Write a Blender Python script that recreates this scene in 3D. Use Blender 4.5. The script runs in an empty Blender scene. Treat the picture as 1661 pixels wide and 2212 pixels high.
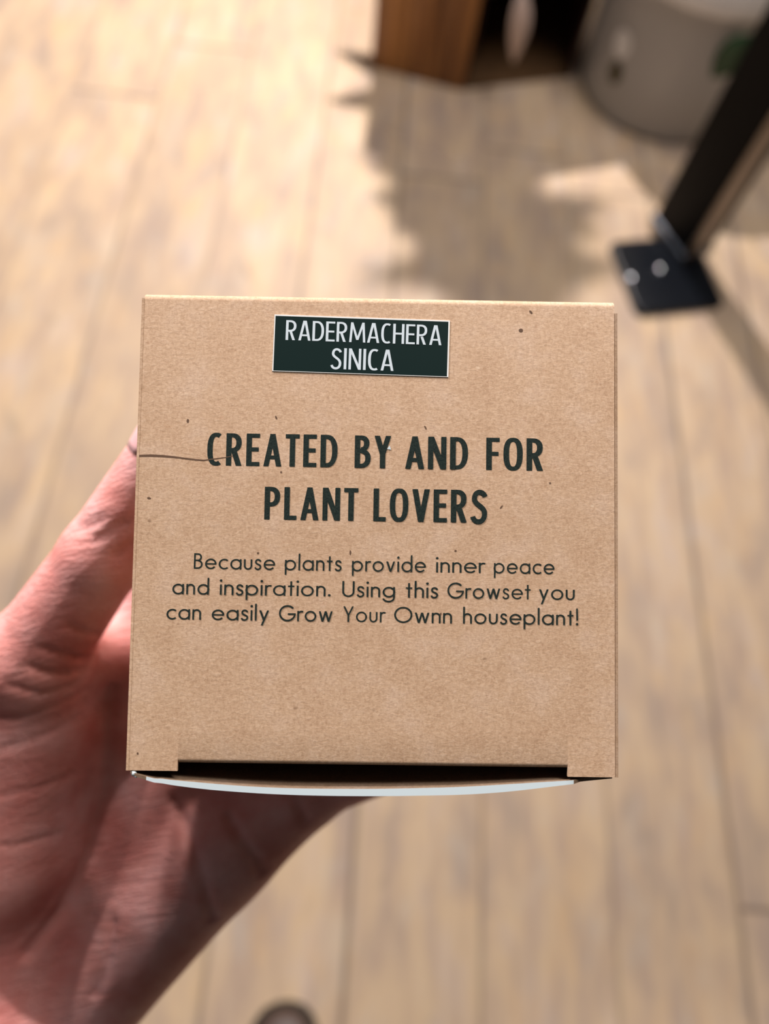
import bpy, bmesh, math, random
import numpy as np
from mathutils import Matrix, Vector

random.seed(7)
scene = bpy.context.scene
COL = scene.collection

# ------------------------------------------------------------------ camera
F_PX, W_PX, H_PX = 1598.0, 1661.0, 2212.0
cd = bpy.data.cameras.new('camera')
cam = bpy.data.objects.new('camera', cd)
COL.objects.link(cam)
cam.matrix_world = Matrix(((0.9944, -0.0904, -0.0539, 0.0),
                           (0.0591, 0.9034, -0.4246, 0.0),
                           (0.0871, 0.4191, 0.9038, 1.2),
                           (0, 0, 0, 1)))
cd.sensor_fit = 'VERTICAL'
cd.sensor_height = 36.0
cd.lens = 36.0 * F_PX / H_PX
cd.clip_start = 0.01
cd.dof.use_dof = True
cd.dof.focus_distance = 0.1325
cd.dof.aperture_fstop = cd.lens / 3.3          # a 3.3 mm wide entrance pupil
scene.camera = cam

# ------------------------------------------------------------------ light
world = bpy.data.worlds.new('world'); scene.world = world
world.use_nodes = True
bg = world.node_tree.nodes['Background']
bg.inputs[0].default_value = (1.0, 0.93, 0.86, 1)
bg.inputs[1].default_value = 0.035

def lamp(name, kind, loc, target, energy, color, **kw):
    d = bpy.data.lights.new(name, kind)
    d.energy = energy; d.color = color
    for k, v in kw.items(): setattr(d, k, v)
    o = bpy.data.objects.new(name, d); COL.objects.link(o)
    o.location = loc
    o.rotation_euler = (Vector(target) - Vector(loc)).to_track_quat('-Z', 'Y').to_euler()
    return o
lamp('shop_spotlight', 'SPOT', (-0.09, 3.0, 2.55), (-0.65, 1.5, 0), 490, (1.0, 0.90, 0.85),
     spot_size=math.radians(92), spot_blend=1.0, shadow_soft_size=0.035)
lamp('added_hand_spot', 'SPOT', (-1.48, 1.50, 2.20), (-0.08, 0.03, 1.03), 265, (1.0, 0.94, 0.94),
     spot_size=math.radians(26), spot_blend=0.7, shadow_soft_size=0.05)  # added narrow spot to brighten the hand; its beam misses the visible floor
lamp('added_box_spot', 'SPOT', (0.75, 1.25, 2.9), (0.0, 0.04, 1.06), 62, (1.0, 0.92, 0.86),
     spot_size=math.radians(24), spot_blend=0.8, shadow_soft_size=0.22)  # added spot that lifts the box face without lighting the floor
lamp('added_top_spot', 'SPOT', (0.02, 2.15, 2.47), (-0.02, 0.04, 1.05), 95, (1.0, 0.94, 0.92),
     spot_size=math.radians(20), spot_blend=0.7, shadow_soft_size=0.03)  # added spot for the top fold highlight and the streaks on the palm
lamp('overhead_fill', 'AREA', (0.6, 1.4, 2.9), (0.2, 0.7, 0.2), 38, (1.0, 0.92, 0.89), shape='RECTANGLE', size=1.2, size_y=0.8)  # added overhead fill standing in for ambient light; no such panel seen
lamp('cool_fill', 'AREA', (-2.6, -1.2, 2.0), (0, 0.0, 1.0), 3.5, (0.72, 0.87, 1.0), shape='RECTANGLE', size=1.2, size_y=1.2)  # added weak cool fill from behind left; no window is seen

vs = scene.view_settings
vs.view_transform = 'Standard'; vs.look = 'None'; vs.gamma = 1.0; vs.exposure = 0.3
vs.use_curve_mapping = False
scene.cycles.use_denoising = True
scene.cycles.max_bounces = 8

# ------------------------------------------------------------------ helpers
def srgb(r, g, b):
    f = lambda c: (c/255/12.92) if c/255 <= 0.04045 else ((c/255+0.055)/1.055)**2.4
    return (f(r), f(g), f(b), 1)

def material(name, color, rough=0.6, metal=0.0, spec=0.5, **kw):
    m = bpy.data.materials.new(name); m.use_nodes = True
    p = m.node_tree.nodes['Principled BSDF']
    p.inputs['Base Color'].default_value = color
    p.inputs['Roughness'].default_value = rough
    p.inputs['Metallic'].default_value = metal
    p.inputs['Specular IOR Level'].default_value = spec
    for k, v in kw.items(): p.inputs[k].default_value = v
    return m

class NT:
    """thin wrapper to write node trees on few lines"""
    def __init__(s, m): s.t = m.node_tree; s.p = s.t.nodes['Principled BSDF']
    def n(s, kind, inp=None, **attrs):
        x = s.t.nodes.new(kind)
        for k, v in attrs.items(): setattr(x, k, v)
        for k, v in (inp or {}).items():
            if isinstance(v, bpy.types.NodeSocket): s.t.links.new(v, x.inputs[k])
            else: x.inputs[k].default_value = v
        return x
    def coord(s): return s.n('ShaderNodeTexCoord').outputs['Object']
    def mapping(s, vec, scale=(1, 1, 1), rot=(0, 0, 0), loc=(0, 0, 0)):
        return s.n('ShaderNodeMapping', {'Vector': vec, 'Scale': scale, 'Rotation': rot, 'Location': loc}).outputs[0]
    def noise(s, vec, scale, detail=3, rough=0.55, dist=0.0):
        return s.n('ShaderNodeTexNoise', {'Vector': vec, 'Scale': scale, 'Detail': detail, 'Roughness': rough, 'Distortion': dist}).outputs[0]
    def ramp(s, fac, stops):
        r = s.n('ShaderNodeValToRGB', {'Fac': fac}); e = r.color_ramp.elements
        while len(e) < len(stops): e.new(0.5)
        for q, (pos, c) in zip(e, stops):
            q.position = pos; q.color = c if len(c) == 4 else (*c, 1)
        return r.outputs[0]
    def mix(s, fac, a, b, mode='MIX'):
        x = s.n('ShaderNodeMix', data_type='RGBA', blend_type=mode)
        for i, v in ((0, fac), (6, a), (7, b)):
            if isinstance(v, bpy.types.NodeSocket): s.t.links.new(v, x.inputs[i])
            else: x.inputs[i].default_value = v
        return x.outputs[2]
    def math(s, op, a, b=0.0, c=0.0):
        return s.n('ShaderNodeMath', {0: a, 1: b, 2: c}, operation=op).outputs[0]
    def sep(s, vec): return s.n('ShaderNodeSeparateXYZ', {0: vec}).outputs
    def comb(s, x=0.0, y=0.0, z=0.0): return s.n('ShaderNodeCombineXYZ', {0: x, 1: y, 2: z}).outputs[0]
    def base(s, c): s.t.links.new(c, s.p.inputs['Base Color'])
    def bump(s, h, strength=0.3, dist=0.001):
        b = s.n('ShaderNodeBump', {'Height': h, 'Strength': strength, 'Distance': dist})
        s.t.links.new(b.outputs[0], s.p.inputs['Normal'])

G = lambda v: (v, v, v, 1)

def mesh_object(name, verts, faces, mats, parent=None, smooth=False, midx=None, auto=None):
    me = bpy.data.meshes.new(name)
    me.from_pydata([tuple(v) for v in verts], [], faces)
    for m in (mats if isinstance(mats, (list, tuple)) else [mats]): me.materials.append(m)
    if midx is not None: me.polygons.foreach_set('material_index', midx)
    me.validate(); me.update()
    o = bpy.data.objects.new(name, me); COL.objects.link(o)
    if parent: o.parent = parent
    if smooth: me.shade_smooth()
    if auto is not None: me.set_sharp_from_angle(angle=math.radians(auto))
    return o

def bm_object(name, bm, mats, parent=None, smooth=False, auto=None):
    me = bpy.data.meshes.new(name); bm.to_mesh(me); bm.free()
    for m in (mats if isinstance(mats, (list, tuple)) else [mats]): me.materials.append(m)
    o = bpy.data.objects.new(name, me); COL.objects.link(o)
    if parent: o.parent = parent
    if smooth: me.shade_smooth()
    if auto is not None: me.set_sharp_from_angle(angle=math.radians(auto))
    return o

def add_box(bm, lo, hi, mat=None, bevel=0.0, seg=2, mi=0):
    r = bmesh.ops.create_cube(bm, size=1.0)
    vs_ = r['verts']
    c = [(a+b)/2 for a, b in zip(lo, hi)]; s = [b-a for a, b in zip(lo, hi)]
    for v in vs_: v.co = Vector((v.co.x*s[0]+c[0], v.co.y*s[1]+c[1], v.co.z*s[2]+c[2]))
    es = list({e for v in vs_ for e in v.link_edges})
    fs = {f for v in vs_ for f in v.link_faces}
    if bevel:
        b = bmesh.ops.bevel(bm, geom=es, offset=bevel, segments=seg, affect='EDGES', profile=0.5)
        vs_ = list({v for v in vs_ if v.is_valid} | set(b['verts'])); fs = {f for v in vs_ for f in v.link_faces}
    for f in fs: f.material_index = mi
    if mat is not None:
        for v in vs_: v.co = mat @ v.co
    return vs_

def add_lathe(bm, prof, seg=48, mat=None, cap=True):
    rings = []
    for r, z in prof:
        ring = [bm.verts.new((r*math.cos(2*math.pi*k/seg), r*math.sin(2*math.pi*k/seg), z)) for k in range(seg)]
        rings.append(ring)
    for a, b in zip(rings, rings[1:]):
        for k in range(seg): bm.faces.new((a[k], a[(k+1) % seg], b[(k+1) % seg], b[k]))
    if cap:
        bm.faces.new(rings[0][::-1]); bm.faces.new(rings[-1])
    if mat is not None:
        for ring in rings:
            for v in ring: v.co = mat @ v.co

def empty(name, loc=(0, 0, 0), rotz=0.0):
    o = bpy.data.objects.new(name, None); COL.objects.link(o)
    o.location = loc; o.rotation_euler = (0, 0, rotz); o.empty_display_size = 0.05
    return o

def tag(o, label, cat, group=None):
    o['label'] = label; o['category'] = cat
    if group: o['group'] = group
    return o

# ------------------------------------------------------------------ floor
PW = 0.193
def floor_material():
    m = material('washed_oak_boards', (0.5, 0.4, 0.3, 1), rough=0.55, spec=0.3)
    t = NT(m); co = t.coord(); s = t.sep(co)
    u = t.math('DIVIDE', t.math('ADD', s[0], 0.52), PW)
    idx = t.math('FLOOR', u); fr = t.math('FRACT', u)
    rnd = t.n('ShaderNodeTexWhiteNoise', {'W': idx}, noise_dimensions='1D').outputs[0]
    rnd2 = t.n('ShaderNodeTexWhiteNoise', {'W': t.math('ADD', idx, 31.7)}, noise_dimensions='1D').outputs[0]
    # boards are 1.8 m long with staggered ends
    v = t.math('ADD', t.math('DIVIDE', s[1], 1.8), t.math('MULTIPLY', rnd2, 7.0))
    fv = t.math('FRACT', v)
    board = t.n('ShaderNodeTexWhiteNoise', {'Vector': t.comb(idx, t.math('FLOOR', v), 0.0)}, noise_dimensions='2D').outputs[0]
    shift = t.comb(t.math('MULTIPLY', idx, 3.1), t.math('MULTIPLY', board, 9.0), board)
    vec = t.n('ShaderNodeVectorMath', {0: co, 1: shift}, operation='ADD').outputs[0]
    big = t.noise(t.mapping(vec, (13, 5.0, 4)), 1.0, 3, 0.55, 0.3)
    mid = t.noise(t.mapping(vec, (34, 6.0, 8)), 1.0, 3, 0.55, 0.4)
    fine = t.noise(t.mapping(vec, (170, 10, 20)), 1.0, 4, 0.65, 0.8)
    c = t.ramp(big, [(0.32, srgb(176, 160, 144)), (0.46, srgb(198, 177, 152)), (0.56, srgb(208, 186, 156)), (0.70, srgb(202, 186, 172))])
    mauve = t.ramp(mid, [(0.36, G(1)), (0.54, G(0))])
    c = t.mix(t.math('MULTIPLY', mauve, 0.55), c, srgb(170, 152, 142))
    warm = t.ramp(t.noise(t.mapping(vec, (24, 8, 8), loc=(3, 1, 7)), 1.0, 3), [(0.55, G(0)), (0.74, G(1))])
    c = t.mix(t.math('MULTIPLY', warm, 0.55), c, srgb(214, 184, 142))
    grey = t.ramp(t.noise(t.mapping(vec, (20, 9, 8), loc=(13, 5, 1)), 1.0, 3), [(0.55, G(0)), (0.74, G(1))])
    c = t.mix(t.math('MULTIPLY', grey, 0.5), c, srgb(196, 190, 180))
    c = t.mix(0.22, c, t.ramp(fine, [(0.3, srgb(150, 132, 120)), (0.7, srgb(222, 202, 178))]), 'OVERLAY')
    knot = t.ramp(t.noise(t.mapping(vec, (15, 9, 8), loc=(9, 4, 2)), 1.0, 2), [(0.70, G(0)), (0.80, G(1))])
    c = t.mix(t.math('MULTIPLY', knot, 0.45), c, srgb(112, 102, 94))
    c = t.mix(t.math('MULTIPLY', t.math('SUBTRACT', board, 0.5), 0.22), c, srgb(140, 124, 112))
    edge = t.math('MINIMUM', fr, t.math('SUBTRACT', 1.0, fr))
    seam = t.ramp(edge, [(0.0, G(1)), (0.016, G(0.85)), (0.035, G(0))])
    vend = t.math('MINIMUM', fv, t.math('SUBTRACT', 1.0, fv))
    seam2 = t.ramp(vend, [(0.0, G(1)), (0.0015, G(0.8)), (0.003, G(0))])
    sm = t.math('MAXIMUM', t.math('MULTIPLY', seam, t.math('ADD', 0.1, t.math('MULTIPLY', rnd, 0.6))), t.math('MULTIPLY', seam2, 0.7))
    c = t.mix(sm, c, srgb(92, 80, 72))
    t.base(c)
    t.bump(t.math('SUBTRACT', t.math('MULTIPLY', fine, 0.3), sm), 0.25, 0.002)
    return m
fl = mesh_object('floor', [(-4, -4, 0), (4, -4, 0), (4, 5, 0), (-4, 5, 0)], [(0, 1, 2, 3)], floor_material())
fl['kind'] = 'structure'

# ------------------------------------------------------------------ kraft box, in its own frame (metres; +z looks at the camera)
S = 0.85e-3          # drawing units of the face (1/100 of its width) to metres
BD = 0.076           # depth of the box
box = empty('gift_box')
box.matrix_world = Matrix(((0.99609, -0.07205, -0.05116, 0.0060),
                           (0.04782, 0.92635, -0.37361, 0.0526),
                           (0.07431, 0.36970, 0.92617, 1.0799),
                           (0, 0, 0, 1)))
tag(box, 'brown kraft cardboard plant kit box with dark green lettering, held in the hand', 'box')

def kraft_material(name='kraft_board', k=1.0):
    m = material(name, srgb(190, 158, 126), rough=0.62, spec=0.25)
    t = NT(m); co = t.coord()
    a = t.noise(t.mapping(co, (1, 1, 1)), 130, 4, 0.6)
    fib = t.noise(t.mapping(co, (1100, 2300, 1400), rot=(0, 0, 0.15)), 1.0, 3, 0.6, 0.9)
    fib2 = t.noise(t.mapping(co, (2400, 1300, 1500), rot=(0, 0, 0.5)), 1.0, 3, 0.6, 0.9)
    blot = t.noise(co, 520, 3, 0.6)
    c = t.ramp(a, [(0.34, srgb(178, 145, 116)), (0.5, srgb(188, 157, 128)), (0.66, srgb(196, 169, 146))])
    c = t.mix(0.36, c, t.ramp(fib, [(0.32, srgb(146, 114, 88)), (0.5, srgb(190, 158, 128)), (0.68, srgb(216, 190, 164))]))
    c = t.mix(0.26, c, t.ramp(fib2, [(0.35, srgb(154, 120, 90)), (0.65, srgb(220, 188, 156))]))
    c = t.mix(t.math('MULTIPLY', t.ramp(blot, [(0.62, G(0)), (0.76, G(1))]), 0.4), c, srgb(160, 114, 78))
    # sparse dark and pale flecks
    vo = t.n('ShaderNodeTexVoronoi', {'Vector': t.mapping(co, (150, 210, 160)), 'Scale': 1.0, 'Randomness': 1.0})
    keep = t.math('GREATER_THAN', t.sep(vo.outputs['Color'])[0], 0.80)
    dot = t.ramp(vo.outputs['Distance'], [(0.03, G(1)), (0.075, G(0))])
    c = t.mix(t.math('MULTIPLY', t.math('MULTIPLY', dot, keep), 0.55), c, srgb(104, 72, 46))
    pale = t.math('LESS_THAN', t.sep(vo.outputs['Color'])[1], 0.22)
    c = t.mix(t.math('MULTIPLY', t.math('MULTIPLY', dot, pale), 0.4), c, srgb(228, 206, 178))
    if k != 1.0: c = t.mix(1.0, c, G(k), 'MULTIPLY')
    t.base(c)
    t.bump(fib, 0.12, 0.0003)
    return m
KRAFT = kraft_material()
KRAFT_SHADE = kraft_material('kraft_inside_shade', 0.34)  # kraft multiplied darker: the shade inside the slot is put into the colour
WHITE = material('white_coated_board', srgb(203, 217, 221), rough=0.45)

# lid: one sheet, bent over the top edge into the top wall; the lower edge folds inwards as the tuck flap
def sheet(profile, x0, x1, th, nx=2):
    """extrude an open (y,z) profile along x with thickness th on the inner side"""
    P = [Vector(p) for p in profile]; N = []
    for i in range(len(P)):
        d = (P[min(i+1, len(P)-1)] - P[max(i-1, 0)]).normalized(); N.append(Vector((d.y, -d.x)))
    V, Fc = [], []
    n = len(P)
    for x in np.linspace(x0, x1, nx):
        for p in P: V.append((x, p.x, p.y))
        for p, q in zip(P, N): V.append((x, p.x+q.x*th, p.y+q.y*th))
    st = 2*n
    for k in range(nx-1):
        a, b = k*st, (k+1)*st
        for i in range(n-1):
            Fc.append((a+i, a+i+1, b+i+1, b+i))
            Fc.append((a+n+i+1, a+n+i, b+n+i, b+n+i+1))
        Fc.append((a, b, b+n, a+n)); Fc.append((a+n-1, a+2*n-1, b+2*n-1, b+n-1))
    e = (nx-1)*st
    for i in range(n-1):
        Fc.append((i+1, i, n+i, n+i+1)); Fc.append((e+i, e+i+1, e+n+i+1, e+n+i))
    return V, Fc

yt, yb = 49.74*S, -49.74*S
R1 = 1.5*S
prof = [(yt-R1*(1-math.sin(a)) , -R1*(1-math.cos(a))) for a in np.linspace(0, math.pi/2, 9)]   # rounded top fold
top_prof = [(-40.9*S, 0.0), (0.0, 0.0)] + prof + [(yt+0.0004, -0.03), (yt+0.0003, -BD)]
V, Fc = sheet(top_prof, -49.95*S, 49.75*S, 0.0005, 2)
# corner tabs beside the slot
def add_plate(V, Fc, x0, x1, y0, y1, z0, z1):
    b = len(V)
    V += [(x0, y0, z0), (x1, y0, z0), (x1, y1, z0), (x0, y1, z0), (x0, y0, z1), (x1, y0, z1), (x1, y1, z1), (x0, y1, z1)]
    Fc += [(b+3, b+2, b+1, b), (b+4, b+5, b+6, b+7), (b, b+1, b+5, b+4), (b+1, b+2, b+6, b+5), (b+2, b+3, b+7, b+6), (b+3, b, b+4, b+7)]
def join(V, Fc, V2, F2):
    b = len(V); return V+list(V2), Fc+[tuple(k+b for k in f) for f in F2]
fold = [(-47.2*S-1.0*S*math.sin(a), -1.0*S*(1-math.cos(a))) for a in np.linspace(math.pi/2, 0, 7)]
V, Fc = join(V, Fc, *sheet([(-48.1*S, -0.016)] + fold + [(-40.9*S, 0.0)], -40.0*S, 40.0*S, 0.0005, 2))
V, Fc = join(V, Fc, *sheet([(yb, 0.0), (-40.9*S, 0.0)], -49.95*S, -40.0*S, 0.0005, 2))
V, Fc = join(V, Fc, *sheet([(yb-0.0001, 0.0), (-40.9*S, 0.0)], 40.0*S, 49.75*S, 0.0005, 2))
lid = mesh_object('lid', V, Fc, KRAFT, box, smooth=True, auto=30)

# carton body: left, right and back walls
V, Fc = [], []
add_plate(V, Fc, -50.0*S-0.0004, -49.95*S, yb, yt-0.001, -BD, 0.00005)
add_plate(V, Fc, 49.95*S, 49.95*S+0.0005, yb-0.0002, yt-0.0022, -BD, -0.0003)
add_plate(V, Fc, -49.9*S, 49.9*S, yb, yt, -BD, -BD+0.0006)
mesh_object('carton_body', V, Fc, KRAFT, box)

# bulging front wall with its white cut edge
xi = np.array([-49.6, -48.7, -44.9, -37.1, -28.8, -19.3, -9.9, 2.45, 18.6, 28.1, 41.2, 49.5])
yi = np.array([-50.0, -50.3, -51.3, -51.85, -52.5, -52.9, -52.95, -52.8, -52.2, -51.5, -50.55, -50.0])
yo = np.array([-50.3, -50.9, -52.1, -53.1, -53.75, -54.2, -54.35, -54.27, -53.8, -53.05, -51.3, -50.4])
xs = np.linspace(-49.6, 49.5, 61)
def sm(x, a, b):
    y = np.interp(x, a, b)
    return y
yin = np.array([np.mean([sm(x+d, xi, yi) for d in (-4, -2, 0, 2, 4)]) if abs(x) < 44 else sm(x, xi, yi) for x in xs])
yout = np.array([np.mean([sm(x+d, xi, yo) for d in (-4, -2, 0, 2, 4)]) if abs(x) < 44 else sm(x, xi, yo) for x in xs])
V, Fc, MI = [], [], []
zs = [0.0, -0.006, -0.02, -0.045, -BD]
for j, z in enumerate(zs):
    k = 1 + 0.12*math.sin(math.pi*min(1, -z/BD*2))*0 - (-z/BD)**1.3
    for x, a, b in zip(xs, yin, yout):
        tz = z - (0.0009 if (j == 0 and x > 41.6) else 0)
        V.append((x*S, (-49.9+(a+49.9)*k)*S, tz)); V.append((x*S, (-49.9+(a+49.9)*k+(b-a)*(0.55+0.45*k))*S, tz))
nx = len(xs)
for j in range(len(zs)-1):
    for i in range(nx-1):
        a = (j*nx+i)*2; b = a+2; c = a+2*nx; d = c+2
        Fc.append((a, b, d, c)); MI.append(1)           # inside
        Fc.append((b+1, a+1, c+1, d+1)); MI.append(0)   # outside
for i in range(nx-1):
    a = i*2; b = a+2
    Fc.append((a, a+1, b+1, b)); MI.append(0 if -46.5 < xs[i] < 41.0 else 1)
    a = ((len(zs)-1)*nx+i)*2; b = a+2
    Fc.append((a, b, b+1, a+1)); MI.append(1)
for i in (0, nx-1):
    for j in range(len(zs)-1):
        a = (j*nx+i)*2; c = a+2*nx
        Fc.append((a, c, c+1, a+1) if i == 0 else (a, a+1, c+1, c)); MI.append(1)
fp = mesh_object('front_wall', V, Fc, [WHITE, KRAFT_SHADE], box, smooth=True, midx=MI, auto=35)
fp['label'] = 'bulging lower wall of the box with a white edge'
# frayed paper at the lower left corner
bm = bmesh.new()
for dx, dy, r in ((0, 0, 0.6), (0.5, -0.5, 0.45), (0.1, 0.5, 0.4)):
    r_ = bmesh.ops.create_icosphere(bm, subdivisions=2, radius=r*S)
    for v in r_['verts']: v.co = Vector((v.co.x*(1+random.uniform(-.2, .2))+(-49.0+dx)*S, v.co.y*(1+random.uniform(-.2, .2))+(-50.4+dy)*S, v.co.z*0.8-0.4*S))
bm_object('frayed_corner', bm, WHITE, box, smooth=True)

# ------------------------------------------------------------------ lettering
class Ink:
    """flat strokes lying on the card, each a hair above the last so that overlaps never coincide"""
    def __init__(s, z): s.V, s.F, s.z, s.k = [], [], z, 0
    def strip(s, L, Rr, xf):
        z = s.z + (s.k % 40)*1.2e-6; s.k += 1
        b = len(s.V)
        for p in list(L)+list(Rr):
            q = xf(*p); s.V.append((q[0], q[1], z))
        n = len(L)
        for i in range(n-1): s.F.append((b+i, b+n+i, b+n+i+1, b+i+1))

def sup(a, ex):
    c, d = math.cos(a), math.sin(a)
    return math.copysign(abs(c)**(2/ex), c), math.copysign(abs(d)**(2/ex), d)
def arc(cx, cy, rx, ry, wx, wy, a0, a1, ex=2.0, n=22):
    """ring sector between the outer (rx,ry) and inner (rx-wx,ry-wy) curves"""
    o, i = [], []
    for k in range(n+1):
        a = math.radians(a0+(a1-a0)*k/n); c, d = sup(a, ex)
        o.append((cx+rx*c, cy+ry*d)); i.append((cx+(rx-wx)*c, cy+(ry-wy)*d))
    return (o, i)
def rect(x0, y0, x1, y1): return ([(x0, y0), (x0, y1)], [(x1, y0), (x1, y1)])
def slant(xb, xt, w, y0=0.0, y1=1.0): return ([(xb, y0), (xt, y1)], [(xb+w, y0), (xt+w, y1)])
def path(pts, w):
    P = [Vector(p) for p in pts]; L, Rr = [], []
    for i in range(len(P)):
        d = (P[min(i+1, len(P)-1)]-P[max(i-1, 0)]).normalized(); n = Vector((-d.y, d.x))*w/2
        L.append(tuple(P[i]+n)); Rr.append(tuple(P[i]-n))
    return (L, Rr)
def bez(p0, p1, p2, p3, n=10):
    o = []
    for k in range(n+1):
        t = k/n; u = 1-t
        o.append((u**3*p0[0]+3*u*u*t*p1[0]+3*u*t*t*p2[0]+t**3*p3[0], u**3*p0[1]+3*u*u*t*p1[1]+3*u*t*t*p2[1]+t**3*p3[1]))
    return o

def caps(t, h):
    """condensed capitals, height 1; t stem width, h thickness of the horizontals"""
    g = {}
    E = 2.5
    g['C'] = (0.45, [arc(.27, .5, .27, .51, t, h, 62, 298, E)])
    g['O'] = (0.55, [arc(.275, .5, .275, .51, t, h, 0, 360, E, 40)])
    g['D'] = (0.52, [rect(0, 0, t, 1), rect(t*.8, 1-h, .2, 1), rect(t*.8, 0, .2, h), arc(.19, .5, .32, .5, t, h, -90, 90, 2.3)])
    g['R'] = (0.49, [rect(0, 0, t, 1), rect(t*.8, 1-h, .19, 1), rect(t*.8, .42, .19, .42+h), arc(.18, .71, .28, .29, t, h, -90, 90, 2.3), slant(.30, .15, t*1.05, 0, .45)])
    g['P'] = (0.47, [rect(0, 0, t, 1), rect(t*.8, 1-h, .19, 1), rect(t*.8, .40, .19, .40+h), arc(.18, .70, .28, .30, t, h, -90, 90, 2.3)])
    g['B'] = (0.49, [rect(0, 0, t, 1), rect(t*.8, 1-h, .2, 1), rect(t*.8, .47, .22, .47+h), rect(t*.8, 0, .2, h), arc(.18, .755, .255, .245, t, h, -90, 90, 2.3), arc(.18, .29, .30, .29, t, h, -90, 90, 2.3)])
    g['E'] = (0.40, [rect(0, 0, t, 1), rect(t*.8, 1-h, .40, 1), rect(t*.8, .45, .37, .45+h), rect(t*.8, 0, .40, h)])
    g['F'] = (0.38, [rect(0, 0, t, 1), rect(t*.8, 1-h, .38, 1), rect(t*.8, .44, .35, .44+h)])
    g['L'] = (0.37, [rect(0, 0, t, 1), rect(t*.8, 0, .37, h)])
    g['T'] = (0.42, [rect(0, 1-h, .42, 1), rect(.21-t/2, 0, .21+t/2, .95)])
    g['I'] = (t, [rect(0, 0, t, 1)])
    g['H'] = (0.50, [rect(0, 0, t, 1), rect(.50-t, 0, .50, 1), rect(t*.8, .46, .52-t, .46+h)])
    g['A'] = (0.54, [slant(0, .195, t*.98), slant(.54-t*.98, .345-t*.98, t*.98), rect(.12, .22, .42, .22+h*.9)])
    g['V'] = (0.52, [slant(.26-t*.5, 0, t), slant(.26-t*.5, .52-t, t)])
    g['Y'] = (0.50, [rect(.25-t/2, 0, .25+t/2, .48), slant(.25-t/2, 0, t, .42, 1), slant(.25-t/2, .50-t, t, .42, 1)])
    g['N'] = (0.52, [rect(0, 0, t*.92, 1), rect(.52-t*.92, 0, .52, 1), slant(.52-t*1.02, 0, t*1.02)])
    g['M'] = (0.72, [slant(0, .06, t*.92), slant(.72-t*.92, .66-t*.92, t*.92), slant(.36-t*.45, .06, t*.9, .12, 1), slant(.36-t*.45, .66-t*.9, t*.9, .12, 1)])
    s = bez((.405, .80), (.37, .97), (.10, 1.02), (.09, .735)) + bez((.09, .735), (.09, .53), (.40, .52), (.395, .27))[1:] + bez((.395, .27), (.40, -.04), (.07, -.03), (.045, .185))[1:]
    g['S'] = (0.46, [path(s, t*.93)])
    return g

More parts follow.
